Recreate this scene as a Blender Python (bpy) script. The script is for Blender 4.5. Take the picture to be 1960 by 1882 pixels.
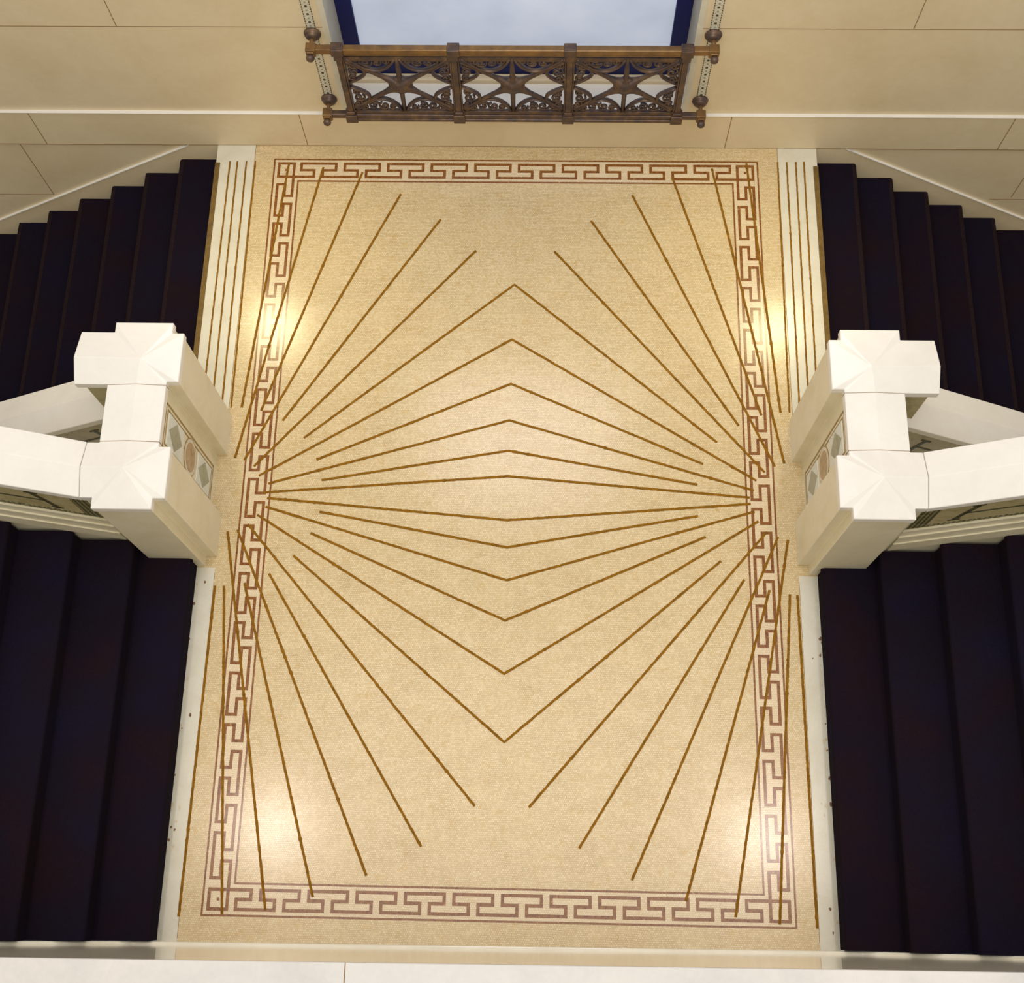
import bpy, bmesh, math, random
from mathutils import Vector, Matrix

for o in list(bpy.data.objects):
    bpy.data.objects.remove(o)
scene = bpy.context.scene
COL = scene.collection
random.seed(7)

# ------------------------------------------------------------------ camera
cam_data = bpy.data.cameras.new('camera')
cam = bpy.data.objects.new('camera', cam_data)
COL.objects.link(cam)
ROT = Matrix(((0.9995856016784954, -0.01333329373577053, 0.02551172662121881),
              (0.020887438798282996, 0.9457937298023753, -0.32409556548487295),
              (-0.01980756970171062, 0.32449413545496825, 0.9456802928251411)))
cam.matrix_world = Matrix.Translation((0.2206944, 0.0667068, 7.0850056)) @ ROT.to_4x4()
cam_data.sensor_fit = 'HORIZONTAL'
cam_data.sensor_width = 36.0
cam_data.lens = 42.9454
cam_data.clip_start = 0.05
scene.camera = cam

# ------------------------------------------------------------------ world, exposure, lights
world = bpy.data.worlds.new('hall_light')
scene.world = world
world.use_nodes = True
bg = world.node_tree.nodes['Background']
bg.inputs[0].default_value = (1.0, 0.945, 0.84, 1)
bg.inputs[1].default_value = 0.72
vs = scene.view_settings
vs.view_transform = 'Standard'
vs.look = 'None'
vs.exposure = -0.07
vs.gamma = 1.0
vs.use_curve_mapping = False


def light(name, kind, loc, energy, color, size=0.2, size_y=None, target=None, spread=None):
    d = bpy.data.lights.new(name, kind)
    d.energy = energy
    d.color = color
    if kind == 'AREA':
        d.shape = 'RECTANGLE' if size_y else 'DISK'
        d.size = size
        if size_y:
            d.size_y = size_y
        if spread:
            d.spread = spread
    else:
        d.shadow_soft_size = size
    o = bpy.data.objects.new(name, d)
    COL.objects.link(o)
    o.location = loc
    if target is not None:
        o.rotation_euler = (Vector(target) - Vector(loc)).to_track_quat('-Z', 'Y').to_euler()
    return o


light('skylight', 'AREA', (0.0, 1.2, 11.0), 330, (1.0, 0.96, 0.90), 7.0, 6.0, target=(0, 2.2, 0))
light('hall_window_light', 'AREA', (0.0, 4.9, 4.9), 62, (0.96, 0.93, 1.0), 2.0, 1.6, target=(0, 2.6, 0))


light('near_side_fill', 'AREA', (0.2, -1.6, 8.6), 85, (1.0, 0.94, 0.82), 3.2, 1.6, target=(0, 4.6, 0.2))  # added fill from the viewer's side, brightens the lower far wall


def spot(name, loc, energy, color, size, target, angle):
    d = bpy.data.lights.new(name, 'SPOT')
    d.energy = energy
    d.color = color
    d.shadow_soft_size = size
    d.spot_size = math.radians(angle)
    d.spot_blend = 1.0
    o = bpy.data.objects.new(name, d)
    COL.objects.link(o)
    o.location = loc
    o.rotation_euler = (Vector(target) - Vector(loc)).to_track_quat('-Z', 'Y').to_euler()
    return o


for sx in (-1, 1):
    spot('wall_sconce_light', (2.13 if sx > 0 else -2.06, 4.70, 2.2), 75, (1.0, 0.87, 0.50), 0.15, (sx * 1.45, 3.5, 0), 75)
    spot('hanging_lantern_light', (sx * 2.38, 0.78, 5.2), 150, (1.0, 0.86, 0.78), 0.16, (sx * 1.3, 0.6, 0), 40)

# ------------------------------------------------------------------ materials
MATS = {}


def nodes_of(name):
    m = bpy.data.materials.new(name)
    m.use_nodes = True
    nt = m.node_tree
    b = nt.nodes['Principled BSDF']
    return m, nt, b


def N(nt, kind, **kw):
    n = nt.nodes.new(kind)
    for k, v in kw.items():
        setattr(n, k, v)
    return n


def ramp(nt, fac, stops):
    r = N(nt, 'ShaderNodeValToRGB')
    el = r.color_ramp.elements
    el[0].position, el[0].color = stops[0][0], (*stops[0][1], 1)
    el[1].position, el[1].color = stops[-1][0], (*stops[-1][1], 1)
    for p, c in stops[1:-1]:
        e = el.new(p)
        e.color = (*c, 1)
    nt.links.new(fac, r.inputs[0])
    return r.outputs[0]


def noise(nt, scale, detail=4, rough=0.55, vec=None, dist=0.0):
    n = N(nt, 'ShaderNodeTexNoise')
    n.inputs['Scale'].default_value = scale
    n.inputs['Detail'].default_value = detail
    n.inputs['Roughness'].default_value = rough
    n.inputs['Distortion'].default_value = dist
    if vec is not None:
        nt.links.new(vec, n.inputs['Vector'])
    return n.outputs['Fac']


def mixc(nt, fac, a, b, mode='MIX'):
    m = N(nt, 'ShaderNodeMix', data_type='RGBA', blend_type=mode)
    for sock, v in ((m.inputs['Factor'], fac), (m.inputs['A'], a), (m.inputs['B'], b)):
        if hasattr(v, 'is_linked'):
            nt.links.new(v, sock)
        elif isinstance(v, (int, float)):
            sock.default_value = v
        else:
            sock.default_value = (*v, 1)
    return m.outputs['Result']


def marble(name, base, tint, rough=0.3, scale=3.0, spec=0.5, bump=0.0):
    m, nt, b = nodes_of(name)
    tc = N(nt, 'ShaderNodeTexCoord').outputs['Object']
    f = noise(nt, scale, 5, 0.6, tc, 0.6)
    c = ramp(nt, f, [(0.3, tint), (0.55, base), (0.8, tuple(min(1, v * 1.06) for v in base))])
    f2 = noise(nt, scale * 14, 3, 0.6, tc)
    c = mixc(nt, 0.25, c, ramp(nt, f2, [(0.35, tint), (0.65, base)]))
    nt.links.new(c, b.inputs['Base Color'])
    b.inputs['Roughness'].default_value = rough
    b.inputs['Specular IOR Level'].default_value = spec
    MATS[name] = m
    return m


def plain(name, col, rough=0.5, metal=0.0, var=0.0, vs_=20, spec=0.5):
    m, nt, b = nodes_of(name)
    if var:
        tc = N(nt, 'ShaderNodeTexCoord').outputs['Object']
        f = noise(nt, vs_, 4, 0.6, tc)
        lo = tuple(max(0, c * (1 - var)) for c in col)
        hi = tuple(min(1, c * (1 + var)) for c in col)
        nt.links.new(ramp(nt, f, [(0.3, lo), (0.7, hi)]), b.inputs['Base Color'])
    else:
        b.inputs['Base Color'].default_value = (*col, 1)
    b.inputs['Roughness'].default_value = rough
    b.inputs['Metallic'].default_value = metal
    b.inputs['Specular IOR Level'].default_value = spec
    MATS[name] = m
    return m


def mosaic(name, c1, c2, mortar, blot, rough, tile=(0.0128, 0.0112), rot=0.0, msize=0.0008):
    """small stone tesserae laid in wavering rows"""
    m, nt, b = nodes_of(name)
    tc = N(nt, 'ShaderNodeTexCoord').outputs['Object']
    nz = N(nt, 'ShaderNodeTexNoise')
    nz.inputs['Scale'].default_value = 7.0
    nz.inputs['Detail'].default_value = 5
    nz.inputs['Roughness'].default_value = 0.7
    nt.links.new(tc, nz.inputs['Vector'])
    sub = N(nt, 'ShaderNodeVectorMath', operation='SUBTRACT')
    nt.links.new(nz.outputs['Color'], sub.inputs[0])
    sub.inputs[1].default_value = (0.5, 0.5, 0.5)
    sc = N(nt, 'ShaderNodeVectorMath', operation='SCALE')
    nt.links.new(sub.outputs[0], sc.inputs[0])
    sc.inputs['Scale'].default_value = 0.032
    add = N(nt, 'ShaderNodeVectorMath', operation='ADD')
    nt.links.new(tc, add.inputs[0])
    nt.links.new(sc.outputs[0], add.inputs[1])
    mp = N(nt, 'ShaderNodeMapping')
    mp.inputs['Rotation'].default_value = (0, 0, rot)
    nt.links.new(add.outputs[0], mp.inputs['Vector'])
    br = N(nt, 'ShaderNodeTexBrick')
    br.offset = 0.5
    br.inputs['Scale'].default_value = 1.0
    br.inputs['Brick Width'].default_value = tile[0]
    br.inputs['Row Height'].default_value = tile[1]
    br.inputs['Mortar Size'].default_value = msize
    br.inputs['Mortar Smooth'].default_value = 0.3
    br.inputs['Bias'].default_value = 0.0
    br.inputs['Color1'].default_value = (*c1, 1)
    br.inputs['Color2'].default_value = (*c2, 1)
    br.inputs['Mortar'].default_value = (*mortar, 1)
    nt.links.new(mp.outputs[0], br.inputs['Vector'])
    fm = noise(nt, 4.5, 4, 0.7, tc)
    mcol = mixc(nt, ramp(nt, fm, [(0.38, (0, 0, 0)), (0.68, (1, 1, 1))]), tuple(0.5 * (u + v) for u, v in zip(c2, mortar)), tuple(v * 0.75 for v in mortar))
    nt.links.new(mcol, br.inputs['Mortar'])
    f = noise(nt, 16, 3, 0.6, tc)
    c = mixc(nt, ramp(nt, f, [(0.55, (0, 0, 0)), (0.75, (0.55, 0.55, 0.55))]), br.outputs['Color'], blot, 'MULTIPLY')
    f3 = noise(nt, 2.2, 3, 0.5, tc)
    c = mixc(nt, ramp(nt, f3, [(0.3, (0, 0, 0)), (0.7, (0.5, 0.5, 0.5))]), c, (1.0, 0.955, 0.93), 'MULTIPLY')
    nt.links.new(c, b.inputs['Base Color'])
    fr = noise(nt, 60, 2, 0.6, tc)
    mr = N(nt, 'ShaderNodeMapRange')
    mr.inputs['To Min'].default_value = rough * 0.85
    mr.inputs['To Max'].default_value = rough * 1.2
    nt.links.new(fr, mr.inputs['Value'])
    nt.links.new(mr.outputs[0], b.inputs['Roughness'])
    bp = N(nt, 'ShaderNodeBump')
    bp.inputs['Strength'].default_value = 0.06
    bp.inputs['Distance'].default_value = 0.001
    nt.links.new(br.outputs['Fac'], bp.inputs['Height'])
    bp.invert = True
    nt.links.new(bp.outputs[0], b.inputs['Normal'])
    MATS[name] = m
    return m


mosaic('mosaic', (0.725, 0.595, 0.375), (0.60, 0.47, 0.26), (0.38, 0.26, 0.09), (0.93, 0.80, 0.50), 0.21)
mosaic('mosaic_pale', (0.76, 0.645, 0.45), (0.69, 0.565, 0.375), (0.44, 0.31, 0.15), (0.93, 0.84, 0.66), 0.21)


def stone_streaked(name, c_lo, c_mid, c_hi, rough, sc=26, spec=0.5):
    m, nt, b = nodes_of(name)
    tc = N(nt, 'ShaderNodeTexCoord').outputs['Object']
    f = noise(nt, sc, 3, 0.7, tc, 0.8)
    c = ramp(nt, f, [(0.33, c_lo), (0.5, c_mid), (0.62, c_mid), (0.72, c_hi)])
    nt.links.new(c, b.inputs['Base Color'])
    b.inputs['Roughness'].default_value = rough
    b.inputs['Specular IOR Level'].default_value = spec
    MATS[name] = m


stone_streaked('fret_stone', (0.11, 0.022, 0.003), (0.235, 0.085, 0.012), (0.50, 0.29, 0.10), 0.21, 55)
plain('inlay_brass', (0.235, 0.108, 0.008), 0.85, 0.0, 0.3, 30, spec=0.1)
plain('nosing_brass', (0.17, 0.105, 0.03), 0.7, 0.0, 0.3, 18, spec=0.2)
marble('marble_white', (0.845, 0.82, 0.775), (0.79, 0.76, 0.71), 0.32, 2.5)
marble('marble_wall', (0.77, 0.655, 0.455), (0.70, 0.575, 0.37), 0.4, 1.6)
marble('marble_edge', (0.69, 0.66, 0.55), (0.61, 0.57, 0.45), 0.22, 5)
marble('marble_grey', (0.64, 0.62, 0.60), (0.55, 0.53, 0.52), 0.35, 3)
marble('marble_near', (0.84, 0.80, 0.68), (0.74, 0.68, 0.54), 0.10, 2.0)
marble('marble_bounce_tint', (0.80, 0.745, 0.57), (0.71, 0.65, 0.45), 0.33, 4)  # white marble sides, with yellow floor bounce put into the colour
plain('joint', (0.26, 0.15, 0.06), 0.8)
plain('stain', (0.20, 0.10, 0.05), 0.8, 0, 0.4, 80)
stone_streaked('stain_soft', (0.50, 0.40, 0.26), (0.62, 0.52, 0.36), (0.70, 0.62, 0.46), 0.4, 60)
plain('inlay_gold', (0.30, 0.20, 0.06), 0.4, 0, 0.4, 60)
stone_streaked('inlay_green', (0.20, 0.22, 0.13), (0.34, 0.35, 0.25), (0.5, 0.5, 0.4), 0.3, 14)
marble('inlay_bluewhite', (0.74, 0.78, 0.74), (0.62, 0.68, 0.62), 0.3, 12)
stone_streaked('inlay_roundel', (0.22, 0.13, 0.06), (0.42, 0.29, 0.14), (0.66, 0.55, 0.36), 0.3, 22)


def checker(name, a, b_, scale):
    m, nt, b = nodes_of(name)
    tc = N(nt, 'ShaderNodeTexCoord').outputs['Object']
    mp = N(nt, 'ShaderNodeMapping')
    mp.inputs['Rotation'].default_value = (0, 0.78, 0)
    nt.links.new(tc, mp.inputs[0])
    v = N(nt, 'ShaderNodeTexChecker')
    v.inputs['Scale'].default_value = scale
    v.inputs['Color1'].default_value = (*a, 1)
    v.inputs['Color2'].default_value = (*b_, 1)
    nt.links.new(mp.outputs[0], v.inputs['Vector'])
    nt.links.new(v.outputs['Color'], b.inputs['Base Color'])
    b.inputs['Roughness'].default_value = 0.4
    MATS[name] = m


checker('inlay_lattice', (0.05, 0.05, 0.025), (0.27, 0.24, 0.11), 62)
checker('wall_band_dashes', (0.03, 0.02, 0.015), (0.62, 0.53, 0.36), 40)
plain('inlay_dark', (0.07, 0.065, 0.03), 0.5, 0, 0.4, 50)
stone_streaked('panel_field', (0.34, 0.29, 0.14), (0.46, 0.40, 0.22), (0.55, 0.48, 0.3), 0.4, 8)


def carpet(name, c1, c2, c3):
    m, nt, b = nodes_of(name)
    tc = N(nt, 'ShaderNodeTexCoord').outputs['Object']
    f = noise(nt, 2.6, 3, 0.5, tc)
    c = ramp(nt, f, [(0.3, c1), (0.5, c2), (0.7, c3)])
    f2 = noise(nt, 260, 2, 0.7, tc)
    c = mixc(nt, 0.5, c, ramp(nt, f2, [(0.3, (0.35, 0.35, 0.35)), (0.7, (1.6, 1.6, 1.6))]), 'MULTIPLY')
    nt.links.new(c, b.inputs['Base Color'])
    b.inputs['Roughness'].default_value = 1.0
    b.inputs['Specular IOR Level'].default_value = 0.08
    bp = N(nt, 'ShaderNodeBump')
    bp.inputs['Strength'].default_value = 0.5
    bp.inputs['Distance'].default_value = 0.004
    nt.links.new(f2, bp.inputs['Height'])
    nt.links.new(bp.outputs[0], b.inputs['Normal'])
    MATS[name] = m


carpet('carpet', (0.0130, 0.0066, 0.0098), (0.0102, 0.0064, 0.0135), (0.0090, 0.0070, 0.0185))
plain('carpet_pale', (0.0185, 0.0110, 0.0125), 1.0, 0, 0.4, 120, spec=0.05)  # paler carpet colour for the descending nosings

# bronze of the grille
m, nt, b = nodes_of('bronze')
tc = N(nt, 'ShaderNodeTexCoord').outputs['Object']
f = noise(nt, 18, 4, 0.6, tc)
nt.links.new(ramp(nt, f, [(0.3, (0.062, 0.052, 0.058)), (0.5, (0.11, 0.070, 0.055)), (0.7, (0.18, 0.115, 0.068))]), b.inputs['Base Color'])
b.inputs['Metallic'].default_value = 0.55
b.inputs['Roughness'].default_value = 0.42
MATS['bronze'] = m
m, nt, b = nodes_of('bronze_light')
tc = N(nt, 'ShaderNodeTexCoord').outputs['Object']
f = noise(nt, 14, 4, 0.6, tc)
nt.links.new(ramp(nt, f, [(0.3, (0.15, 0.085, 0.04)), (0.7, (0.28, 0.155, 0.05))]), b.inputs['Base Color'])
b.inputs['Metallic'].default_value = 0.5
b.inputs['Roughness'].default_value = 0.4
MATS['bronze_light'] = m

# frosted pane with daylight behind it
m, nt, b = nodes_of('frosted_glass')
tc = N(nt, 'ShaderNodeTexCoord').outputs['Object']
f = noise(nt, 1.8, 4, 0.5, tc)
c = ramp(nt, f, [(0.25, (0.42, 0.50, 0.62)), (0.5, (0.50, 0.57, 0.72)), (0.8, (0.60, 0.66, 0.80))])
nt.links.new(c, b.inputs['Base Color'])
nt.links.new(c, b.inputs['Emission Color'])
b.inputs['Emission Strength'].default_value = 0.52
b.inputs['Roughness'].default_value = 0.5
MATS['frosted_glass'] = m
plain('navy_paint', (0.010, 0.015, 0.11), 0.45)
MATS['navy_paint'].node_tree.nodes['Principled BSDF'].inputs['Specular IOR Level'].default_value = 0.2


# ------------------------------------------------------------------ mesh helpers
class MB:
    def __init__(self):
        self.v, self.f = [], []

    def add(self, vs_, fs):
        o = len(self.v)
        self.v += [tuple(p) for p in vs_]
        self.f += [tuple(i + o for i in q) for q in fs]
        return self

    def box(self, x0, x1, y0, y1, z0, z1):
        x0, x1 = sorted((x0, x1)); y0, y1 = sorted((y0, y1)); z0, z1 = sorted((z0, z1))
        self.add([(x0, y0, z0), (x1, y0, z0), (x1, y1, z0), (x0, y1, z0), (x0, y0, z1), (x1, y0, z1), (x1, y1, z1), (x0, y1, z1)],
                 [(0, 3, 2, 1), (4, 5, 6, 7), (0, 1, 5, 4), (1, 2, 6, 5), (2, 3, 7, 6), (3, 0, 4, 7)])
        return self

    def hexa(self, a, b):
        """two matching loops of points joined into a solid"""
        n = len(a)
        self.add(list(a) + list(b), [tuple(range(n))[::-1], tuple(range(n, 2 * n))] + [(i, (i + 1) % n, n + (i + 1) % n, n + i) for i in range(n)])
        return self

    def prism_y(self, prof, y0, y1):
        return self.hexa([(x, y0, z) for x, z in prof], [(x, y1, z) for x, z in prof])

    def prism_z(self, prof, z0, z1):
        return self.hexa([(x, y, z0) for x, y in prof], [(x, y, z1) for x, y in prof])

    def tube(self, pts, r, n=8, closed=False, flat=1.0):
        pts = [Vector(p) for p in pts]
        rings = []
        m_ = len(pts)
        rr = r if isinstance(r, (list, tuple)) else [r] * m_
        for i, p in enumerate(pts):
            if closed:
                d = (pts[(i + 1) % m_] - pts[i - 1]).normalized()
            else:
                d = (pts[min(i + 1, m_ - 1)] - pts[max(i - 1, 0)]).normalized()
            up = Vector((0, 1, 0)) if abs(d.y) < 0.9 else Vector((0, 0, 1))
            s = d.cross(up).normalized()
            t = s.cross(d).normalized()
            rings.append([p + s * math.cos(2 * math.pi * k / n) * rr[i] + t * math.sin(2 * math.pi * k / n) * rr[i] * flat for k in range(n)])
        vs_ = [q for ring in rings for q in ring]
        fs = []
        for i in range(m_ if closed else m_ - 1):
            j = (i + 1) % m_
            for k in range(n):
                fs.append((i * n + k, i * n + (k + 1) % n, j * n + (k + 1) % n, j * n + k))
        if not closed:
            fs.append(tuple(range(n))[::-1]); fs.append(tuple((m_ - 1) * n + k for k in range(n)))
        return self.add(vs_, fs)

    def lathe(self, c, axis, prof, n=20):
        """prof = list of (distance along axis, radius)"""
        c = Vector(c); a = Vector(axis).normalized()
        up = Vector((0, 0, 1)) if abs(a.z) < 0.9 else Vector((1, 0, 0))
        s = a.cross(up).normalized(); t = a.cross(s).normalized()
        vs_ = []
        for h, r in prof:
            for k in range(n):
                an = 2 * math.pi * k / n
                vs_.append(c + a * h + s * math.cos(an) * r + t * math.sin(an) * r)
        fs = [(i * n + k, i * n + (k + 1) % n, (i + 1) * n + (k + 1) % n, (i + 1) * n + k) for i in range(len(prof) - 1) for k in range(n)]
        fs += [tuple(range(n))[::-1], tuple((len(prof) - 1) * n + k for k in range(n))]
        return self.add(vs_, fs)

    def sphere(self, c, r, n=16):
        h = n // 2
        return self.lathe((c[0], c[1], c[2]), (0, -1, 0), [(-r * math.cos(math.pi * i / h), max(1e-4, r * math.sin(math.pi * i / h))) for i in range(h + 1)], n)

    def build(self, name, mat, parent=None, smooth=False, bevel=0.0, seg=2):
        me = bpy.data.meshes.new(name)
        me.from_pydata(self.v, [], self.f)
        me.update()
        bm = bmesh.new(); bm.from_mesh(me)
        bmesh.ops.recalc_face_normals(bm, faces=bm.faces[:])
        bm.to_mesh(me); bm.free()
        me.materials.append(MATS[mat])
        o = bpy.data.objects.new(name, me)
        COL.objects.link(o)
        if parent is not None:
            o.parent = parent
            bpy.context.view_layer.update()
            o.matrix_parent_inverse = parent.matrix_world.inverted()
        if smooth:
            for p in me.polygons:
                p.use_smooth = True
        if bevel:
            md = o.modifiers.new('bevel', 'BEVEL')
            md.width = bevel; md.segments = seg; md.limit_method = 'ANGLE'; md.angle_limit = math.radians(25)
        return o


def empty(name, loc, label, cat, group=None):
    o = bpy.data.objects.new(name, None)
    COL.objects.link(o)
    o.location = loc
    o['label'] = label; o['category'] = cat
    if group:
        o['group'] = group
    bpy.context.view_layer.update()
    return o


def struct(o, label, cat):
    o['kind'] = 'structure'; o['label'] = label; o['category'] = cat
    return o


# ------------------------------------------------------------------ measures
YW = 4.97          # face of the far wall
YN = -0.12         # face of the near wall
RISE, TREAD = 0.17, 0.2965
SL = RISE / TREAD
XD = 2.03          # edge of landing at the descending flights
XA = 1.862         # edge of landing at the ascending flights
XM = 1.77          # edge of the mosaic
NSTEP = 11

# ------------------------------------------------------------------ floor
fl = MB()
fl.prism_z([(-XM, YN - 0.02), (XM, YN - 0.02), (XM, 1.93), (2.10, 1.93), (2.10, 2.95), (XM, 2.95), (XM, YW - 0.001), (-XM, YW - 0.001), (-XM, 2.95), (-2.10, 2.95), (-2.10, 1.93), (-XM, 1.93)], -0.16, 0.0)
floor = struct(fl.build('floor', 'mosaic'), 'cream mosaic landing floor with brass rays and a brown key border', 'floor')

# pale field behind the key border
HX, DY = 1.635, 4.864
BW = 0.180
o_ = [(-HX, 0), (HX, 0), (HX, DY), (-HX, DY)]
i_ = [(-HX + BW, BW), (HX - BW, BW), (HX - BW, DY - BW), (-HX + BW, DY - BW)]
bd = MB().add([(x, y, 0.0006) for x, y in o_ + i_] + [(x, y, -0.01) for x, y in o_ + i_],
              [f_ for a in range(4) for f_ in ((a, (a + 1) % 4, 4 + (a + 1) % 4, 4 + a), (a, 8 + a, 8 + (a + 1) % 4, (a + 1) % 4), (4 + a, 4 + (a + 1) % 4, 12 + (a + 1) % 4, 12 + a))])
bd.build('border_band', 'mosaic_pale', floor)


# key fret: thin bounding lines, one running strand per side and the corner squares
def rect(mb, x0, y0, x1, y1, z=0.0016):
    x0, x1 = sorted((x0, x1)); y0, y1 = sorted((y0, y1))
    mb.box(x0, x1, y0, y1, 0.0, z)


TL = 0.0108     # bounding line
TS = 0.0182     # strand
for q, t in ((0, TL), (BW - TL, TL)):
    lines = MB()
    o_ = [(-HX + q, q), (HX - q, q), (HX - q, DY - q), (-HX + q, DY - q)]
    i_ = [(-HX + q + t, q + t), (HX - q - t, q + t), (HX - q - t, DY - q - t), (-HX + q + t, DY - q - t)]
    vs_ = [(x, y, 0.0014) for x, y in o_ + i_] + [(x, y, 0.0) for x, y in o_ + i_]
    fs = []
    for a in range(4):
        b_ = (a + 1) % 4
        fs += [(a, b_, 4 + b_, 4 + a), (a, 8 + a, 8 + b_, b_), (4 + a, 4 + b_, 12 + b_, 12 + a)]
    lines.add(vs_, fs)
    lines.build('border_line', 'fret_stone', floor)
VO, VM, VI = 0.21 * BW, 0.50 * BW, 0.785 * BW


def seg(mb, O, U, V, a, b_):
    """strand piece between two (u,v) points of a band frame"""
    (u0, v0), (u1, v1) = a, b_
    h = TS / 2
    u0, u1 = sorted((u0, u1)); v0, v1 = sorted((v0, v1))
    p = Vector(O) + Vector(U) * (u0 - h) + Vector(V) * (v0 - h)
    q = Vector(O) + Vector(U) * (u1 + h) + Vector(V) * (v1 + h)
    rect(mb, p.x, p.y, q.x, q.y)


def band2(O, U, V, length, n, z=0.0016):
    """one unbroken strand with mitred corners"""
    inset = 0.190 if length < 4 else 0.202
    p = (length - 2 * inset) / (n - 0.2)
    pts = [(VO - TS / 2, VI)]
    for i in range(n):
        a = inset + i * p
        pts += [(a + 0.3 * p, VI), (a + 0.3 * p, VM), (a, VM), (a, VO), (a + 0.8 * p, VO), (a + 0.8 * p, VM), (a + 0.5 * p, VM), (a + 0.5 * p, VI)]
    pts.append((length - VO + TS / 2, VI))
    P = [Vector(q) for q in pts]
    L, R = [], []
    for i, q in enumerate(P):
        d0 = (P[i] - P[i - 1]).normalized() if i else (P[1] - P[0]).normalized()
        d1 = (P[i + 1] - P[i]).normalized() if i < len(P) - 1 else d0
        n0, n1 = Vector((-d0.y, d0.x)), Vector((-d1.y, d1.x))
        off = (n0 + n1) / (1 + n0.dot(n1)) * (TS / 2)
        L.append(q + off); R.append(q - off)
    O, U, V = Vector(O), Vector(U), Vector(V)
    W_ = lambda q, zz: tuple(O + U * q.x + V * q.y + Vector((0, 0, zz)))
    m_ = len(P)
    vs_ = [W_(q, z) for q in L] + [W_(q, z) for q in R] + [W_(q, 0) for q in L] + [W_(q, 0) for q in R]
    fs = []
    for i in range(m_ - 1):
        fs += [(i, i + 1, m_ + i + 1, m_ + i), (i, 2 * m_ + i, 2 * m_ + i + 1, i + 1), (m_ + i, m_ + i + 1, 3 * m_ + i + 1, 3 * m_ + i)]
    fs += [(0, m_, 3 * m_, 2 * m_), (m_ - 1, 3 * m_ - 1, 4 * m_ - 1, 2 * m_ - 1)]
    return MB().add(vs_, fs)


band2((-HX, DY, 0), (1, 0, 0), (0, -1, 0), 2 * HX, 10).build('key_fret', 'fret_stone', floor)
band2((-HX, 0, 0), (1, 0, 0), (0, 1, 0), 2 * HX, 11).build('key_fret', 'fret_stone', floor)
band2((-HX, 0, 0), (0, 1, 0), (1, 0, 0), DY, 15, 0.0013).build('key_fret', 'fret_stone', floor)
band2((HX, 0, 0), (0, 1, 0), (-1, 0, 0), DY, 15, 0.0013).build('key_fret', 'fret_stone', floor)
for sx, sy in ((-1, 0), (1, 0), (-1, 1), (1, 1)):
    cs = MB()
    ox = sx * HX; oy = DY if sy else 0
    dx, dy = -sx, (-1 if sy else 1)
    h = TS / 2
    lp = [(VI - h, VO - h), (VO - h, VO - h), (VO - h, VI - h), (VO + h, VI - h), (VO + h, VO + h), (VI - h, VO + h)]
    cs.prism_z([(ox + dx * a, oy + dy * b_) for a, b_ in lp], 0.0, 0.0014)
    mx = (VO + VI) / 2
    cs.build('corner_square', 'fret_stone', floor)
    cs = MB()
    rect(cs, ox + dx * (mx - 0.008), oy + dy * (mx - 0.008), ox + dx * (mx + 0.008), oy + dy * (mx + 0.008))
    cs.build('corner_dot', 'fret_stone', floor)

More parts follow.
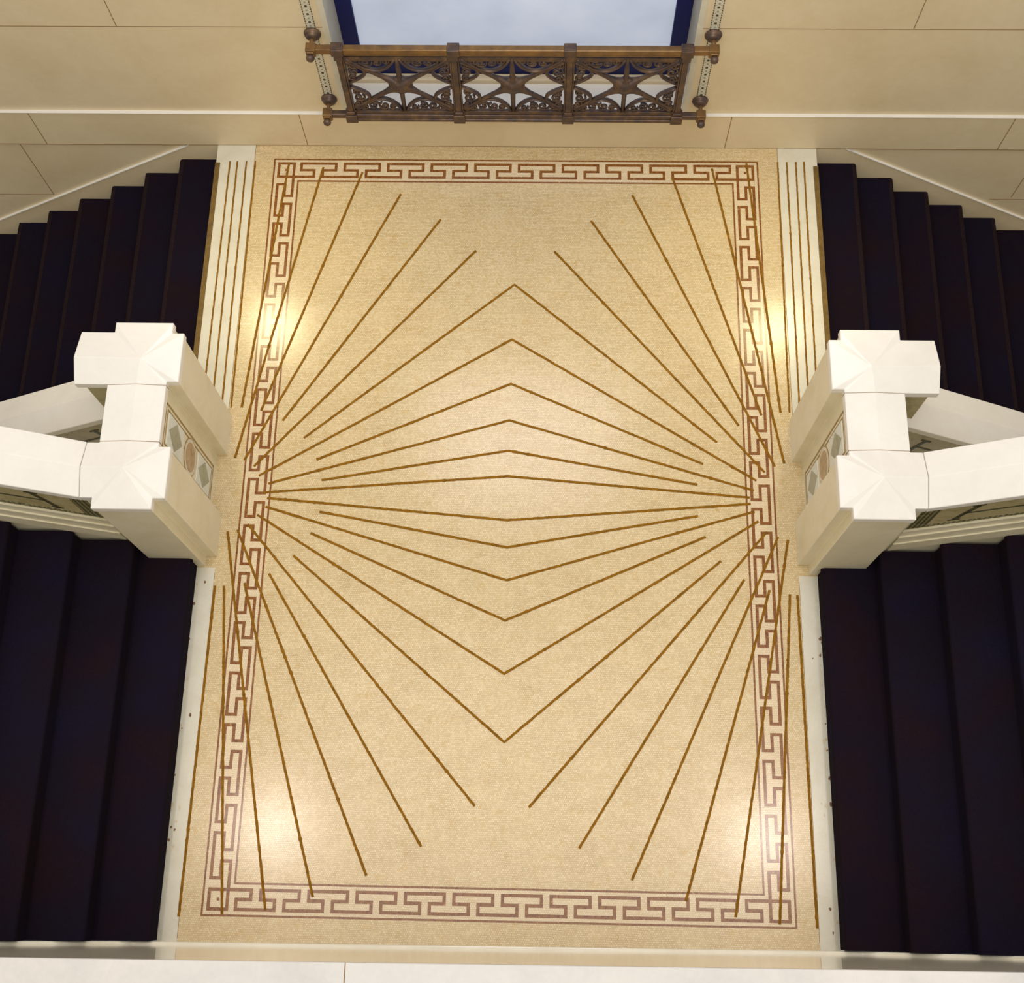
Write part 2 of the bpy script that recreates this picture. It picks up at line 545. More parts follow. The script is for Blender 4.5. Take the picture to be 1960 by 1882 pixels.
# inlaid brass rays: world coordinates on the floor
RAYS = [
    ((-1.279, 2.8295), (0.0168, 3.919), (1.2931, 2.8337)),
    ((-1.5389, 2.5752), (0.008, 3.5244), (1.5255, 2.5853)),
    ((-1.1883, 2.6869), (0.0079, 3.2142), (1.2033, 2.6893)),
    ((-1.4761, 2.5251), (0.0034, 2.9646), (1.5058, 2.5214)),
    ((-1.1476, 2.5515), (0.0013, 2.7618), (1.1655, 2.5548)),
    ((-1.4986, 2.4668), (0.005, 2.5931), (1.48, 2.4748)),
    ((-1.4748, 2.4312), (0.008, 2.3097), (1.4847, 2.4353)),
    ((-1.1458, 2.3471), (0.0055, 2.1375), (1.1617, 2.3528)),
    ((-1.4796, 2.3746), (0.01, 1.9326), (1.5054, 2.3861)),
    ((-1.1902, 2.2102), (0.0062, 1.6869), (1.2048, 2.2213)),
    ((-1.5262, 2.3225), (0.0073, 1.3696), (1.526, 2.3242)),
    ((-1.2842, 2.0671), (0.0164, 0.9753), (1.291, 2.0712)),
    ((-0.2414, 4.1676), (-1.5753, 2.6367)),
    ((-0.485, 4.3997), (-1.4214, 2.945)),
    ((-0.7598, 4.5922), (-1.6384, 2.6766)),
    ((-1.0277, 4.7602), (-1.5635, 3.0096)),
    ((-1.2963, 4.7976), (-1.6985, 2.6904)),
    ((-1.5311, 4.8308), (-1.6887, 3.0308)),
    ((-1.7632, 4.8423), (-1.7556, 3.03)),
    ((-1.8239, 4.8419), (-1.8153, 3.0293)),
    ((-1.8856, 4.8414), (-1.8778, 3.0295)),
    ((-1.9356, 4.841), (-1.9392, 3.0288)),
    ((-1.5788, 2.261), (-0.141, 0.6168)),
    ((-1.4227, 1.9523), (-0.4343, 0.3906)),
    ((-1.6383, 2.2255), (-0.731, 0.2297)),
    ((-1.5652, 1.8917), (-1.0204, 0.1109)),
    ((-1.6984, 2.2133), (-1.2779, 0.0362)),
    ((-1.6864, 1.872), (-1.5165, 0.0094)),
    ((-1.741, 1.8712), (-1.7545, -0.0059)),
    ((0.2735, 4.1659), (1.5786, 2.6401)),
    ((0.5129, 4.4001), (1.4312, 2.9467)),
    ((0.7884, 4.5961), (1.6419, 2.6809)),
    ((1.0587, 4.7316), (1.5756, 3.0192)),
    ((1.3246, 4.807), (1.7004, 2.6999)),
    ((1.5567, 4.8504), (1.6952, 3.0373)),
    ((1.767, 4.861), (1.7505, 3.0404)),
    ((1.8271, 4.8615), (1.8144, 3.0412)),
    ((1.8879, 4.8619), (1.8733, 3.0448)),
    ((1.9422, 4.8648), (1.9289, 3.042)),
    ((1.5746, 2.2584), (0.1639, 0.6147)),
    ((1.4255, 1.9586), (0.4473, 0.3998)),
    ((1.6396, 2.2278), (0.7385, 0.2365)),
    ((1.5729, 1.8962), (1.0331, 0.1325)),
    ((1.6977, 2.2112), (1.3018, 0.055)),
    ((1.6924, 1.8726), (1.5402, 0.0224)),
    ((1.7365, 1.8682), (1.742, 0.0058)),
]


def strip(pts, w, z):
    """thin ragged metal strip following a polyline on the floor"""
    mb = MB()
    P = [Vector((x, y)) for x, y in pts]
    L, R = [], []
    samples = []
    for i in range(len(P) - 1):
        n = max(2, int((P[i + 1] - P[i]).length / 0.014))
        for k in range(n):
            samples.append(P[i].lerp(P[i + 1], k / n))
    samples.append(P[-1])
    for i, s in enumerate(samples):
        d = (samples[min(i + 1, len(samples) - 1)] - samples[max(i - 1, 0)]).normalized()
        nrm = Vector((-d.y, d.x))
        ww = w * random.uniform(0.9, 1.12)
        if random.random() < 0.015:
            ww *= 1.4
        off = random.uniform(-0.0009, 0.0009)
        L.append(s + nrm * (ww / 2 + off)); R.append(s - nrm * (ww / 2 - off))
    n = len(L)
    vs_ = [(p.x, p.y, z) for p in L] + [(p.x, p.y, z) for p in R] + [(p.x, p.y, 0) for p in L] + [(p.x, p.y, 0) for p in R]
    fs = []
    for i in range(n - 1):
        fs += [(i, i + 1, n + i + 1, n + i), (2 * n + i, 3 * n + i, 3 * n + i + 1, 2 * n + i + 1),
               (i, 2 * n + i, 2 * n + i + 1, i + 1), (n + i, n + i + 1, 3 * n + i + 1, 3 * n + i)]
    fs += [(0, n, 3 * n, 2 * n), (n - 1, 3 * n - 1, 4 * n - 1, 2 * n - 1)]
    return mb.add(vs_, fs)


for k, pts in enumerate(RAYS):
    wl = 0.0105 if 18 <= k <= 21 or 35 <= k <= 38 else 0.0142
    strip(pts, wl, 0.0026 + 0.00006 * (k % 7)).build('inlay_line', 'inlay_brass', floor)

# marble edging of the landing
for sx in (-1, 1):
    e = MB().box(sx * XM, sx * XD, 2.85, YW - 0.001, -0.16, 0.0007)
    # slab carries on behind the far post
    e.build('marble_edge', 'marble_edge', floor)
    e = MB().box(sx * 1.752, sx * XA, YN - 0.02, 1.984, -0.16, 0.0012)
    e.build('marble_edge', 'marble_edge', floor)
    MB().box(sx * (XM - 0.003), sx * XM, 2.9, YW, -0.01, 0.0010).build('floor_joint', 'joint', floor)
    MB().box(sx * (1.752 - 0.002), sx * 1.752, YN, 1.95, -0.01, 0.0014).build('floor_joint', 'joint', floor)
    MB().box(sx * (XD - 0.028), sx * (XD + 0.006), 2.85, 4.83, -0.03, 0.004).build('nosing_strip', 'nosing_brass', floor, bevel=0.002)

# stains left along the marble edges
for sx in (-1, 1):
    for k in range(26):
        y = random.uniform(YN + 0.05, 1.9)
        r = random.uniform(0.004, 0.011)
        x = XA - random.uniform(0.0, 0.014) if k % 4 else XA - random.uniform(0.02, 0.06)
        mb = MB()
        a = []
        for q in range(9):
            t = 2 * math.pi * q / 9
            rr = r * random.uniform(0.6, 1.3)
            a.append((sx * x + rr * math.cos(t) * 0.8, y + rr * math.sin(t) * 1.25))
        mb.prism_z(a, 0.0, 0.0019)
        mb.build('floor_stain', 'stain' if k % 3 == 0 else 'stain_soft', floor)


# ------------------------------------------------------------------ walls
def wall_piece(name, mat, x0, x1, y0, y1, z0, z1, parent=None):
    return MB().box(x0, x1, y0, y1, z0, z1).build(name, mat, parent)


ZL, ZJ = 0.352, 1.16      # ledge over the base course, joint above it
XO = 1.093                # half width of the window opening
wf = MB()
XE = 6.4
# upper wall (set back 16 mm), open in the middle
wf.box(-XE, -XO, YW + 0.018, YW + 0.5, ZL, 3.9)
wf.box(XO, XE, YW + 0.018, YW + 0.5, ZL, 3.9)
wf.box(-XO, XO, YW + 0.018, YW + 0.5, 2.9, 3.9)
wall_far = struct(wf.build('wall_far', 'marble_wall'), 'far wall of warm cream marble slabs around the tall window', 'wall')
# base course: rectangular above the landing and sloping above the descending flights
prof = [(-XE, -0.002), (XE, -0.002), (XE, ZL), (-XE, ZL)]
MB().prism_y(prof, YW, YW + 0.4).build('base_course', 'marble_wall', wall_far, bevel=0.0035, seg=1)
MB().box(-XO - 0.0, XO + 0.0, YW + 0.02, YW + 0.5, ZL - 0.01, ZL + 0.006).build('window_ledge', 'marble_white', wall_far)
# top edge of the base course, whitened in colour for the light it catches
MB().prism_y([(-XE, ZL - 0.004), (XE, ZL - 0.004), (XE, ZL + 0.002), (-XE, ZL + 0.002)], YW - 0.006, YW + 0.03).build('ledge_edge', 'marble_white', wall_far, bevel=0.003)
XS = 2.235
for sx in (-1, 1):
    # wall below landing level, beyond the sloping skirting
    MB().prism_y([(sx * XS, 0.0), (sx * XE, 0.0), (sx * XE, -SL * (XE - XS))], YW + 0.012, YW + 0.4).build('side_panel', 'marble_wall', wall_far)
    # sloping skirting, stands 12 mm proud
    MB().prism_y([(sx * 2.0, -0.004), (sx * XS, -0.004), (sx * XE, -SL * (XE - XS)), (sx * XE, -3.2), (sx * 2.0, -3.2)], YW, YW + 0.42).build('stair_skirting', 'marble_wall', wall_far)
    a, b_ = (XS, 0.0), (XE, -SL * (XE - XS))
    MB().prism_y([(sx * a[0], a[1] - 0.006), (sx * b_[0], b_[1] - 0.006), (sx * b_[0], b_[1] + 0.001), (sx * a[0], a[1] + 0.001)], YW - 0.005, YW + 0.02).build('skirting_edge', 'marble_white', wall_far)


def vjoint(x, z0, z1, y):
    MB().box(x - 0.0022, x + 0.0022, y - 0.0012, y + 0.01, z0, z1).build('wall_joint', 'joint', wall_far)


def hjoint(x0, x1, z, y, h=0.0022):
    MB().box(x0, x1, y - 0.0012, y + 0.01, z - h, z + h).build('wall_joint', 'joint', wall_far)


for x in (-3.21, -1.414, 1.415, 3.24):
    vjoint(x, 0.0, ZL - 0.006, YW)
for x in (-2.352, 2.35):
    vjoint(x, ZJ, 2.0, YW + 0.018)
for x in (-3.41, 3.55):
    vjoint(x, -0.645 if x < 0 else -0.59, -0.003, YW + 0.012)
hjoint(-XE, -XO, ZJ, YW + 0.018)
hjoint(XO, XE, ZJ, YW + 0.018)
hjoint(-XE, XE, 0.0, YW, 0.003)
hjoint(-XE, -3.405, -0.645, YW + 0.012)
hjoint(3.405, XE, -0.62, YW + 0.012)

# vertical mosaic bands either side of the window
for sx in (-1, 1):
    xc = sx * 1.190
    yb = YW + 0.018
    mb = MB().box(xc - 0.028, xc + 0.028, yb - 0.003, yb + 0.005, 0.42, 2.0)
    bandm = mb.build('mosaic_band', 'inlay_bluewhite' if False else 'marble_edge', wall_far)
    d = MB(); g = MB()
    z = 0.43
    i = 0
    while z < 1.9:
        for s in (-1, 1):
            if i % 2 == 0:
                d.box(xc + s * 0.025 - 0.0028, xc + s * 0.025 + 0.0028, yb - 0.005, yb, z, z + 0.012)
        z += 0.010; i += 1
        z = round(z, 4)
    # pairs of dots and small ticks
    z = 0.45
    k = 0
    while z < 1.9:
        n = 12
        rr = 0.0085 if k % 2 else 0.007
        ring = [(xc + rr * math.cos(2 * math.pi * q / n), z + rr * math.sin(2 * math.pi * q / n)) for q in range(n)]
        (d if k % 2 else g).prism_y(ring, yb - 0.005, yb)
        for s in (-1, 1):
            g.box(xc + s * 0.014 - 0.003, xc + s * 0.014 + 0.003, yb - 0.004, yb, z + 0.0155, z + 0.0195)
        z += 0.033; k += 1
    dd = d.build('dark_tesserae', 'inlay_dark', bandm)
    gg = g.build('grey_tesserae', 'inlay_green', bandm)

# ------------------------------------------------------------------ window behind the grille
YG = YW + 0.29
win = MB()
fx0, fx1 = 1.104, 0.987
win.box(-XO + 0.001, -fx1, YG, YG + 0.06, 0.38, 2.9)
win.box(fx1, XO - 0.001, YG, YG + 0.06, 0.38, 2.9)
win.box(-fx1, fx1, YG, YG + 0.06, 0.385, 0.575)
win.box(-fx1, fx1, YG, YG + 0.06, 2.7, 2.9)
window = win.build('window_1', 'navy_paint', bevel=0.004)
struct(window, 'tall frosted window in a dark navy frame behind the bronze grille', 'window')
MB().box(-fx1, fx1, YG + 0.02, YG + 0.035, 0.585, 2.7).build('pane', 'frosted_glass', window)
MB().box(-XO, XO, YG - 0.055, YG, ZL, 0.398).build('window_moulding', 'marble_wall', window, bevel=0.012, seg=3)
MB().box(-XO, XO, YW + 0.02, YG - 0.055, ZL - 0.02, ZL + 0.010).build('sill', 'marble_white', window)
for sx in (-1, 1):
    MB().box(sx * (XO - 0.006), sx * (XO + 0.03), YW + 0.0165, YG - 0.001, ZL + 0.012, 2.895).build('reveal', 'marble_edge', window)

# near wall under the camera, with its broad coping
def skew(mb, k=0.008):
    """the near wall is not quite square to the rest of the landing"""
    mb.v = [(x, y + k * x, z) for x, y, z in mb.v]
    return mb


YB = -0.135
wall_near = struct(skew(MB().box(-XE, XE, YB - 0.5, YB, -3.0, 2.0)).build('wall_near', 'marble_near'), 'polished marble wall below the viewer with a pale coping', 'wall')
skew(MB().box(-XE, XE, YB - 0.5, YB + 0.001, 2.0, 2.04)).build('coping', 'marble_grey', wall_near, bevel=0.004)
skew(MB().box(-0.52 - 0.002, -0.52 + 0.002, YB - 0.5, YB + 0.0, 2.03, 2.0408)).build('coping_joint', 'joint', wall_near)
mp_ = [(-XE, 0.13 + SL * (XE - 1.9)), (-1.95, 0.13), (1.95, 0.13), (XE, 0.13 + SL * (XE - 1.9))]
lo_ = [(x, -0.4) for x, z in mp_]
pf = mp_ + [(XE, -0.4), (-XE, -0.4)]
skew(MB().prism_y(pf, YB - 0.01, YB + 0.016)).build('base_moulding', 'marble_near', wall_near, bevel=0.005)


# ------------------------------------------------------------------ carpeted flights
def flight(sx, down):
    side = 'left' if sx < 0 else 'right'
    if down:
        y0, y1 = 2.988, YW - 0.001
        lab = 'dark carpeted stairs going down on the %s, beside the far wall' % side
        base = (sx * XD, 3.9, 0)
    else:
        y0, y1 = -0.116, 2.047
        lab = 'dark carpeted stairs going up on the %s, nearest the viewer' % side
        base = (sx * XA, 1.0, 0)
    t = empty('stair_flight', base, lab, 'stairs', None)
    r = 0.022
    for k in range(NSTEP):
        if down:
            xa = XD + 0.006 + TREAD * k if k == 0 else XD + TREAD * k + 0.004
            xb = XD + TREAD * (k + 1) + 0.004
            zt = -RISE * (k + 1)
            # nosing on the outer (far) side: rounded
            prof = [(xa, zt - 0.45), (xa, zt)]
            for q in range(6):
                an = math.pi / 2 * (1 - q / 5)
                prof.append((xb + 0.012 - r + r * math.cos(an), zt - r + r * math.sin(an)))
            prof += [(xb + 0.012, zt - 0.035), (xb, zt - 0.045), (xb, zt - 0.45)]
        else:
            xa = XA + TREAD * k
            xb = XA + TREAD * (k + 1)
            zt = RISE * (k + 1)
            prof = [(xb, zt - 0.4 if k else -0.05), (xb, zt)]
            for q in range(6):
                an = math.pi / 2 + math.pi / 2 * q / 5
                prof.append((xa - 0.012 + r + r * math.cos(an), zt - r + r * math.sin(an)))
            prof += [(xa - 0.012, zt - 0.035), (xa, zt - 0.045), (xa, zt - 0.4 if k else -0.05)]
        stp = MB()
        if k == 0:
            # the first step is cut round the stone post
            near_ = [(x, z) for x, z in prof]
            cut = 2.112
            clip = [(min(x, cut), z) for x, z in prof]
            rest = [(cut, prof[1][1] - (0.45 if down else 0.22)), (cut, zt)] + ([q_ for q_ in prof[2:]] if down else [])
            if down:
                stp.prism_y(clip[:2] + [(cut, zt), (cut, zt - 0.45)], 3.046, y1)
                stp.prism_y(rest, y0, y1)
            else:
                stp.prism_y(clip[2:] + [(cut, -0.05), (cut, zt)], y0, 1.991)
                stp.prism_y([(cut, -0.05), (xb, -0.05), (xb, zt), (cut, zt)], y0, y1)
        else:
            stp.prism_y(prof, y0, y1)
        stp.v = [(sx * x, y + (0.008 * sx * x if (not down and y < 0) else 0), z) for x, y, z in stp.v]
        st_o = stp.build('step', 'carpet', t)
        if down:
            # slightly paler pile along the nosing
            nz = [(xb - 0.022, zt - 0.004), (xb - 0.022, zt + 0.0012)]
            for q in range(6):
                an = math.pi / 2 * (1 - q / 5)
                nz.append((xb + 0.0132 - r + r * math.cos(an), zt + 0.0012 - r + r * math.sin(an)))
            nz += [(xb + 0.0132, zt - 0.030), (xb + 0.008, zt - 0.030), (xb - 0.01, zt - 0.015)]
            MB().prism_y([(sx * x, z) for x, z in nz], y0 + 0.01, y1 - 0.01).build('pale_nosing', 'carpet_pale', st_o)
    return t


for sx in (-1, 1):
    flight(sx, True)
    flight(sx, False)

# ------------------------------------------------------------------ stone posts and balustrades
HZ = 1.13


def mir(pts, sx):
    return [(sx * p[0],) + tuple(p[1:]) for p in pts]


def cap_mesh(outline, apex, sx, zt=HZ, th=0.05, lift=None):
    """outline (x,y) counted all round; faces fan up to the apex"""
    n = len(outline)
    lift = lift or {}
    top = [(sx * x, y, zt + lift.get(i, 0)) for i, (x, y) in enumerate(outline)]
    bot = [(sx * x, y, zt - th) for x, y in outline]
    mb = MB()
    vs_ = top + bot + [(sx * apex[0], apex[1], zt + apex[2])]
    fs = [(i, (i + 1) % n, 2 * n) for i in range(n)]
    fs += [(n + i, n + (i + 1) % n, (i + 1) % n, i) for i in range(n)]
    fs += [tuple(range(n, 2 * n))]
    return mb.add(vs_, fs)


def inset_poly(poly, d, cx, cy):
    return [(x + (d if x < cx else -d), y + (d if y < cy else -d)) for x, y in poly]


# near post outline (plus plan), right-hand side coordinates
N_OUT = [(1.802, 1.984), (2.118, 1.984), (2.118, 2.044), (2.184, 2.044), (2.184, 2.197), (2.184, 2.351), (2.118, 2.351), (2.118, 2.357),
         (1.96, 2.357), (1.802, 2.357), (1.802, 2.331), (1.738, 2.331), (1.738, 2.044), (1.802, 2.044)]
F_OUT = [(1.802, 2.683), (1.96, 2.683), (2.118, 2.683), (2.300, 2.683), (2.300, 2.818), (2.300, 2.992), (2.118, 2.992), (2.118, 3.052), (1.802, 3.052),
         (1.802, 2.990), (1.738, 2.990), (1.738, 2.702), (1.802, 2.702)]

for sx in (-1, 1):
    side = 'left' if sx < 0 else 'right'
    dxs = 0.008 * sx
    # near post
    p = empty('newel_post', (sx * 1.96 + dxs, 2.17, 0), 'white marble post at the foot of the balustrade rising to the %s' % side, 'newel post', 'marble newel posts')
    ins = inset_poly(N_OUT, 0.008, 1.96, 2.17)
    sh = [(x, 2.357 if y > 2.34 and 1.80 < x < 2.13 else y) for x, y in ins]
    MB().prism_z(mir(sh, sx), 0.0, HZ - 0.045).build('shaft', 'marble_bounce_tint', p, bevel=0.004)
    cap_mesh(N_OUT, (1.96, 2.197, 0.052), sx, lift={4: 0.045, 8: 0.014}).build('cap', 'marble_white', p, bevel=0.003, seg=1)
    # far post
    p = empty('newel_post', (sx * 1.96 + dxs, 2.85, 0), 'white marble post at the head of the balustrade descending to the %s' % side, 'newel post', 'marble newel posts')
    body = [(1.802, 2.690), (2.118, 2.690), (2.118, 3.052), (1.802, 3.052), (1.802, 2.990), (1.738, 2.990), (1.738, 2.702), (1.802, 2.702)]
    MB().prism_z(mir([(x, 2.683 if y < 2.70 and 1.80 < x < 2.13 else y) for x, y in inset_poly(body, 0.008, 1.96, 2.85)], sx), -0.6, HZ - 0.045).build('shaft', 'marble_bounce_tint', p, bevel=0.004)
    cap_mesh(F_OUT, (1.940, 2.812, 0.056), sx, lift={1: 0.014, 4: 0.056}).build('cap', 'marble_white', p, bevel=0.003, seg=1)
    MB().prism_y([(sx * 2.10, 0.805), (sx * 2.275, 0.705), (sx * 2.275, HZ - 0.045), (sx * 2.10, HZ - 0.045)], 2.715, 2.96).build('stub_wall', 'panel_field', p)

    # link between the two posts
    k = empty('balustrade_link', (sx * 1.96, 2.52, 0), 'short marble link with diamond and roundel inlays joining the two %s posts' % side, 'balustrade')
    MB().box(sx * 1.812, sx * 2.10, 2.3572, 2.6828, 0.0, HZ - 0.05).build('wall_panel', 'marble_bounce_tint', k)
    mb = MB()
    y0, y1 = 2.3595, 2.6805
    a = [(1.802, HZ - 0.05), (2.118, HZ - 0.05), (2.118, HZ), (1.96, HZ + 0.014), (1.802, HZ)]
    mb.hexa([(sx * x, y0, z) for x, z in a], [(sx * x, y1, z) for x, z in a])
    mb.build('coping', 'marble_white', k, bevel=0.002, seg=1)
    for ya_, yb_ in ((2.3572, 2.3593), (2.6807, 2.6828)):
        MB().hexa([(sx * x, ya_, z - 0.003) for x, z in a], [(sx * x, yb_, z - 0.003) for x, z in a]).build('coping_joint', 'joint', k)
    xf = 1.812

    def slab(y0, y1, z0, z1, d, name, mat, par=k):
        return MB().box(sx * (xf - d), sx * (xf + 0.01), y0, y1, z0, z1).build(name, mat, par)
    yc, hw = 2.489, 0.124
    # outer frame and inner frame lines
    fm = MB()
    for (h, zb, zt, w) in ((hw, 0.06, 1.05, 0.012), (hw - 0.027, 0.09, 1.02, 0.009)):
        for s in (-1, 1):
            fm.box(sx * (xf - 0.002), sx * (xf + 0.01), yc + s * h - w / 2, yc + s * h + w / 2, zb, zt)
        for z in (zb, zt):
            fm.box(sx * (xf - 0.002), sx * (xf + 0.01), yc - h, yc + h, z - w / 2, z + w / 2)
    fm.build('inlay_frame', 'inlay_gold', k)
    bx = MB()
    for zc in (0.245, 0.845):
        hh, ww = 0.145, 0.092
        bgp = MB().box(sx * (xf - 0.0025), sx * (xf + 0.01), yc - ww, yc + ww, zc - hh, zc + hh)
        sq = bgp.build('inlay_square', 'inlay_bluewhite', k)
        dm = MB()
        ring = [(0, -hh * 0.86), (ww * 0.88, 0), (0, hh * 0.86), (-ww * 0.88, 0)]
        dm.hexa([(sx * (xf - 0.004), yc + a_, zc + b_) for a_, b_ in ring], [(sx * (xf + 0.005), yc + a_, zc + b_) for a_, b_ in ring])
        dm.build('inlay_diamond', 'inlay_green', sq)
    for r_, d, nm, mt in ((0.112, 0.0025, 'roundel_ring', 'inlay_gold'), (0.105, 0.0035, 'roundel_border', 'marble_edge'), (0.084, 0.0045, 'roundel', 'inlay_roundel')):
        ring = [(r_ * math.cos(2 * math.pi * q / 40), 1.12 * r_ * math.sin(2 * math.pi * q / 40)) for q in range(40)]
        MB().hexa([(sx * (xf - d), yc + a_, 0.545 + b_) for a_, b_ in ring], [(sx * (xf + 0.005), yc + a_, 0.545 + b_) for a_, b_ in ring]).build(nm, mt, k)

    # the two sloping balustrades
    for up in (True, False):
        if up:
            x0, x1, s = 2.187, 5.4, SL
            ya, yb, e0 = 2.045, 2.353, HZ
            lab = 'white marble balustrade climbing away from the %s near post' % side
        else:
            x0, x1, s = 2.112, 5.4, -SL
            ya, yb, e0 = 2.683, 2.990, 0.65 + SL * (2.284 - 2.112)
            lab = 'white marble balustrade sinking away from the %s far post' % side
        q = empty('balustrade', (sx * x0, (ya + yb) / 2, 0.0), lab, 'balustrade')
        yc2 = (ya + yb) / 2
        e1 = e0 + s * (x1 - x0)
        pr = [(ya, -0.055), (yb, -0.055), (yb, 0), (yc2, 0.045), (ya, 0)]
        MB().hexa([(sx * x0, y, e0 + z) for y, z in pr], [(sx * x1, y, e1 + z) for y, z in pr]).build('coping', 'marble_white', q, bevel=0.003, seg=1)
        low = -2.6 if not up else -0.4
        yi0, yi1 = ya + 0.03, yb - 0.03
        xs = x0
        MB().hexa([(sx * xs, yi0, low), (sx * xs, yi1, low), (sx * xs, yi1, e0 - 0.05), (sx * xs, yi0, e0 - 0.05)],
                  [(sx * x1, yi0, low), (sx * x1, yi1, low), (sx * x1, yi1, e1 - 0.05), (sx * x1, yi0, e1 - 0.05)]).build('body', 'panel_field', q)

        def band_s(w0, w1, d, name, mat, xa=x0, xb=x1, par=q, faces=(True, True)):
            """band parallel to the slope between heights w0..w1 below the eave, d proud of the face"""
            for on, yf, sg in ((faces[0], yi0, -1), (faces[1], yi1, 1)):
                mb = MB()
                ea, eb = e0 + s * (xa - x0), e0 + s * (xb - x0)
                ys = sorted((yf, yf + sg * d))
                mb.hexa([(sx * xa, ys[0], ea + w0), (sx * xa, ys[1], ea + w0), (sx * xa, ys[1], ea + w1), (sx * xa, ys[0], ea + w1)],
                        [(sx * xb, ys[0], eb + w0), (sx * xb, ys[1], eb + w0), (sx * xb, ys[1], eb + w1), (sx * xb, ys[0], eb + w1)])
                mb.build(name, mat, par)
        band_s(-0.555, -0.47, 0.012, 'upper_moulding', 'marble_bounce_tint')
        band_s(-0.66, -0.555, 0.020, 'base_moulding', 'marble_bounce_tint')
        band_s(-0.78, -0.66, 0.027, 'skirting', 'marble_bounce_tint')
        band_s(-1.3 if up else -1.2, -0.78, 0.012, 'string_course', 'marble_bounce_tint')
        band_s(-0.455, -0.425, 0.003, 'inlay_border', 'inlay_lattice')
        # lattice upright at the post end of the panel
        if up:
            xa, xb = 2.19, 2.285
        else:
            xa, xb = 2.14, 2.24
        for yf, sg in ((yi0, -1), (yi1, 1)):
            mb = MB()
            ys = sorted((yf, yf + sg * 0.003))
            ea, eb = e0 + s * (xa - x0), e0 + s * (xb - x0)
            mb.hexa([(sx * xa, ys[0], ea - 0.43), (sx * xa, ys[1], ea - 0.43), (sx * xa, ys[1], ea - 0.055), (sx * xa, ys[0], ea - 0.055)],
                    [(sx * xb, ys[0], eb - 0.43), (sx * xb, ys[1], eb - 0.43), (sx * xb, ys[1], eb - 0.055), (sx * xb, ys[0], eb - 0.055)])
            mb.build('lattice_band', 'inlay_lattice', q)
        # forked line motif running along the panel
        for yf, sg in ((yi0, -1), (yi1, 1)):
            ya_, yb_ = sorted((yf, yf + sg * 0.003))

            def ln(xp, wp, xq, wq, t):
                za, zb = e0 + s * (xp - x0) + wp, e0 + s * (xq - x0) + wq
                d_ = Vector((xq - xp, zb - za)).normalized()
                nx, nz = -d_.y * t / 2, d_.x * t / 2
                prf = [(xp + nx, za + nz), (xp - nx, za - nz), (xq - nx, zb - nz), (xq + nx, zb + nz)]
                mb.prism_y([(sx * a_, b_) for a_, b_ in prf], ya_, yb_)
            for o_ in (0.0, 1.05):
                xm = 2.425 + o_
                mb = MB()
                ln(xm, -0.285, xm + 0.62, -0.285, 0.013)
                ln(xm - 0.004, -0.285, xm - 0.03, -0.385, 0.022)
                ln(xm - 0.004, -0.285, xm + 0.03, -0.18, 0.022)
                ln(xm - 0.055, -0.385, xm + 0.0, -0.385, 0.014)
                ln(xm, -0.175, xm + 0.06, -0.175, 0.014)
                ln(xm + 0.62, -0.285, xm + 0.66, -0.385, 0.022)
                ln(xm + 0.62, -0.285, xm + 0.60, -0.18, 0.022)
                mb.build('inlay_motif', 'inlay_dark', q)

# shadowed masonry at the bottom of the gap between the flights
for sx in (-1, 1):
    struct(MB().box(sx * 2.11, sx * 4.6, 2.3, 2.72, -2.7, -2.5).build('trim_1' if sx < 0 else 'trim_2', 'marble_wall'),
           'stone ledge deep in the %s gap between the flights' % ('left' if sx < 0 else 'right'), 'ledge')

# ------------------------------------------------------------------ bronze grille
YR = 4.865
g = empty('bronze_railing', (0, YR, 0.45), 'pierced bronze railing of three star panels in front of the frosted window', 'railing')
rt = MB()
rt.box(-1.19, 1.19, YR - 0.022, YR + 0.022, 1.095, 1.135)
rt.box(-1.05, 1.05, YR - 0.016, YR + 0.016, 1.074, 1.095)
rt.build('top_rail', 'bronze_light', g, bevel=0.006)
rb = MB()
rb.box(-1.19, 1.19, YR - 0.020, YR + 0.020, 0.475, 0.512)
rb.box(-1.05, 1.05, YR - 0.026, YR + 0.026, 0.452, 0.476)
rb.build('bottom_rail', 'bronze', g, bevel=0.006)
PX = (-1.035, -0.346, 0.346, 1.035)
for i, x in enumerate(PX):
    mb = MB().box(x - 0.018, x + 0.018, YR - 0.018, YR + 0.018, 0.47, 1.10)
    mb.box(x - 0.037, x + 0.037, YR - 0.032, YR + 0.032, 1.085, 1.142)
    mb.box(x - 0.037, x + 0.037, YR - 0.034, YR + 0.034, 0.445, 0.518)
    mb.box(x - 0.027, x + 0.027, YR - 0.026, YR + 0.026, 0.518, 0.545)
    mb.box(x - 0.027, x + 0.027, YR - 0.026, YR + 0.026, 1.04, 1.085)
    mb.build('post', 'bronze', g, bevel=0.004)


def arc_pts(f, n=14):
    return [f(i / n) for i in range(n + 1)]


def scroll(cx, cz, r, turn, start, dirn=1, th=0.0068):
    mb = MB()
    pts = []
    n = 22
    for i in range(n + 1):
        t = i / n
        a = start + dirn * turn * t
        rr = r * (1 - 0.78 * t)
        pts.append((cx + rr * math.cos(a), YR, cz + rr * math.sin(a)))
    mb.tube(pts, th, 6, flat=1.7)
    mb.sphere((pts[-1][0], YR, pts[-1][2]), th * 1.7, 8)
    mb.build('scroll', 'bronze', panel, smooth=True)


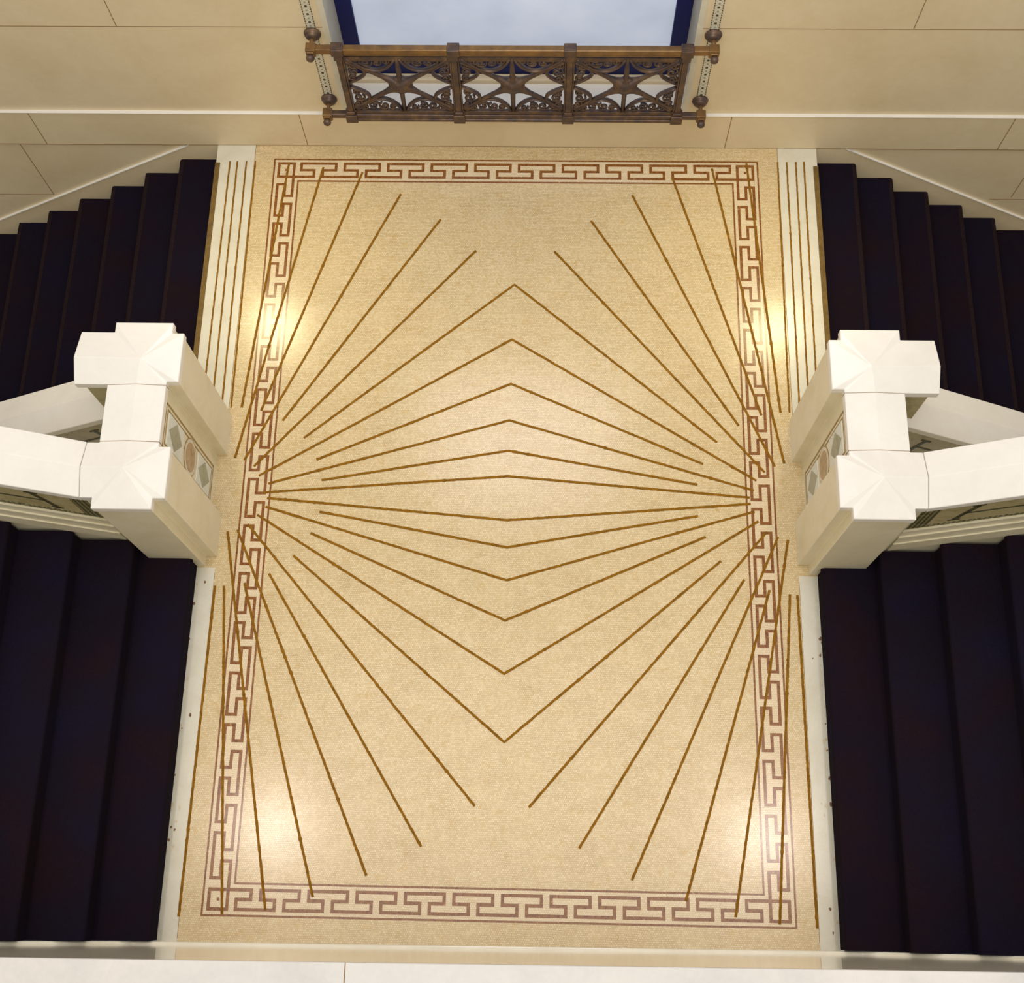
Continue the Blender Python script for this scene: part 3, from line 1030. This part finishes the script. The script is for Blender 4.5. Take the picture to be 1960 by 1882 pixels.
Z0, Z1 = 0.545, 1.045
for i in range(3):
    xa, xb = PX[i] + 0.018, PX[i + 1] - 0.018
    xc, zc = (xa + xb) / 2, (Z0 + Z1) / 2 + 0.0
    W2, H2 = (xb - xa) / 2, (Z1 - Z0) / 2
    pan = MB()
    t = 0.012
    pan.box(xa, xb, YR - 0.012, YR + 0.012, Z0 - 0.035, Z0)
    pan.box(xa, xb, YR - 0.012, YR + 0.012, Z1 - 0.02, Z1 + 0.014)
    pan.box(xa, xa + t, YR - 0.012, YR + 0.012, Z0, Z1)
    pan.box(xb - t, xb, YR - 0.012, YR + 0.012, Z0, Z1)
    panel = pan.build('star_panel', 'bronze', g, bevel=0.003)
    # lens arches along top and bottom, half circles at the sides
    Wi = W2 - t
    for sx in (-1, 1):
        for sz in (-1, 1):
            ar = MB()
            ar.tube(arc_pts(lambda u: (xc + sx * Wi * (0.04 + 0.93 * u), YR, zc + sz * (H2 - 0.115 * math.sin(math.pi * u ** 0.8)))), 0.0095, 8, flat=1.9)
            ar.build('arch', 'bronze', panel, smooth=True)
            ar = MB()
            ar.tube(arc_pts(lambda u: (xc + sx * (Wi - 0.110 * math.sin(math.pi * u)), YR, zc + sz * (0.02 + (H2 - 0.05) * u))), 0.0095, 8, flat=1.9)
            ar.build('arch', 'bronze', panel, smooth=True)
    for sx in (-1, 1):
        for sz in (-1, 1):
            for (u, r, st) in ((0.22, 0.024, 0.5), (0.39, 0.036, 2.0), (0.60, 0.038, 0.2), (0.79, 0.028, 2.5)):
                scroll(xc + sx * Wi * u, zc + sz * (H2 - r - 0.004), r, 7.5, st, sx * sz)
            for (v, r) in ((0.26, 0.027), (0.50, 0.038), (0.74, 0.027)):
                scroll(xc + sx * (Wi - r - 0.004), zc + sz * H2 * v, r, 7.5, 0.8, -sx * sz)
            # leaf at the corner where arches meet
            MB().lathe((xc + sx * Wi * 0.93, YR, zc + sz * H2 * 0.88), (0, 1, 0), [(-0.012, 0.016), (-0.006, 0.03), (0.006, 0.03), (0.012, 0.016)], 10).build('leaf_boss', 'bronze', panel, smooth=True)
    ends = [(0, 1), (0, -1)] + [(sx, sz) for sx in (-1, 1) for sz in (-1, 1)]
    for ex, ez in ends:
        if ex == 0:
            e = (xc, YR, zc + ez * (H2 + 0.004))
        else:
            e = (xc + ex * Wi * 0.88, YR, zc + ez * H2 * 0.80)
        s0 = Vector((xc, YR, zc)); e = Vector(e)
        pts = [s0.lerp(e, u) for u in (0, 0.14, 0.24, 0.36, 0.6, 1.0)]
        sp = MB().tube(pts, [0.044, 0.036, 0.023, 0.016, 0.0145, 0.013], 8)
        sp.build('spoke', 'bronze', panel, smooth=True)
    MB().lathe((xc, YR, zc), (0, -1, 0), [(-0.03, 0.03), (-0.02, 0.065), (0.0, 0.076), (0.014, 0.072), (0.02, 0.055), (0.034, 0.042), (0.045, 0.022), (0.048, 0.002)], 24).build('hub', 'bronze', panel, smooth=True)

for sx in (-1, 1):
    for zc in (1.112, 0.492):
        xc = sx * 1.190
        br = MB().box(xc - 0.030, xc + 0.030, YR - 0.030, YR + 0.030, zc - 0.030, zc + 0.030)
        br.box(xc - 0.022, xc + 0.022, YR - 0.042, YR + 0.034, zc - 0.022, zc + 0.022)
        bk = br.build('wall_bracket', 'bronze_light', g, bevel=0.005)
        MB().lathe((xc, YR, zc), (0, 1, 0), [(0.02, 0.014), (0.06, 0.013), (0.108, 0.014)], 14).build('stem', 'bronze_light', bk, smooth=True)
        MB().lathe((xc, YW + 0.018, zc), (0, -1, 0), [(-0.002, 0.046), (0.008, 0.052), (0.018, 0.048), (0.022, 0.036), (0.032, 0.040), (0.042, 0.030), (0.050, 0.015)], 24).build('rosette', 'bronze', bk, smooth=True)
        MB().lathe((xc, YR - 0.034, zc), (0, -1, 0), [(0.0, 0.016), (0.010, 0.012), (0.016, 0.020), (0.028, 0.026), (0.040, 0.022), (0.049, 0.010), (0.052, 0.002)], 18).build('finial', 'bronze', bk, smooth=True)
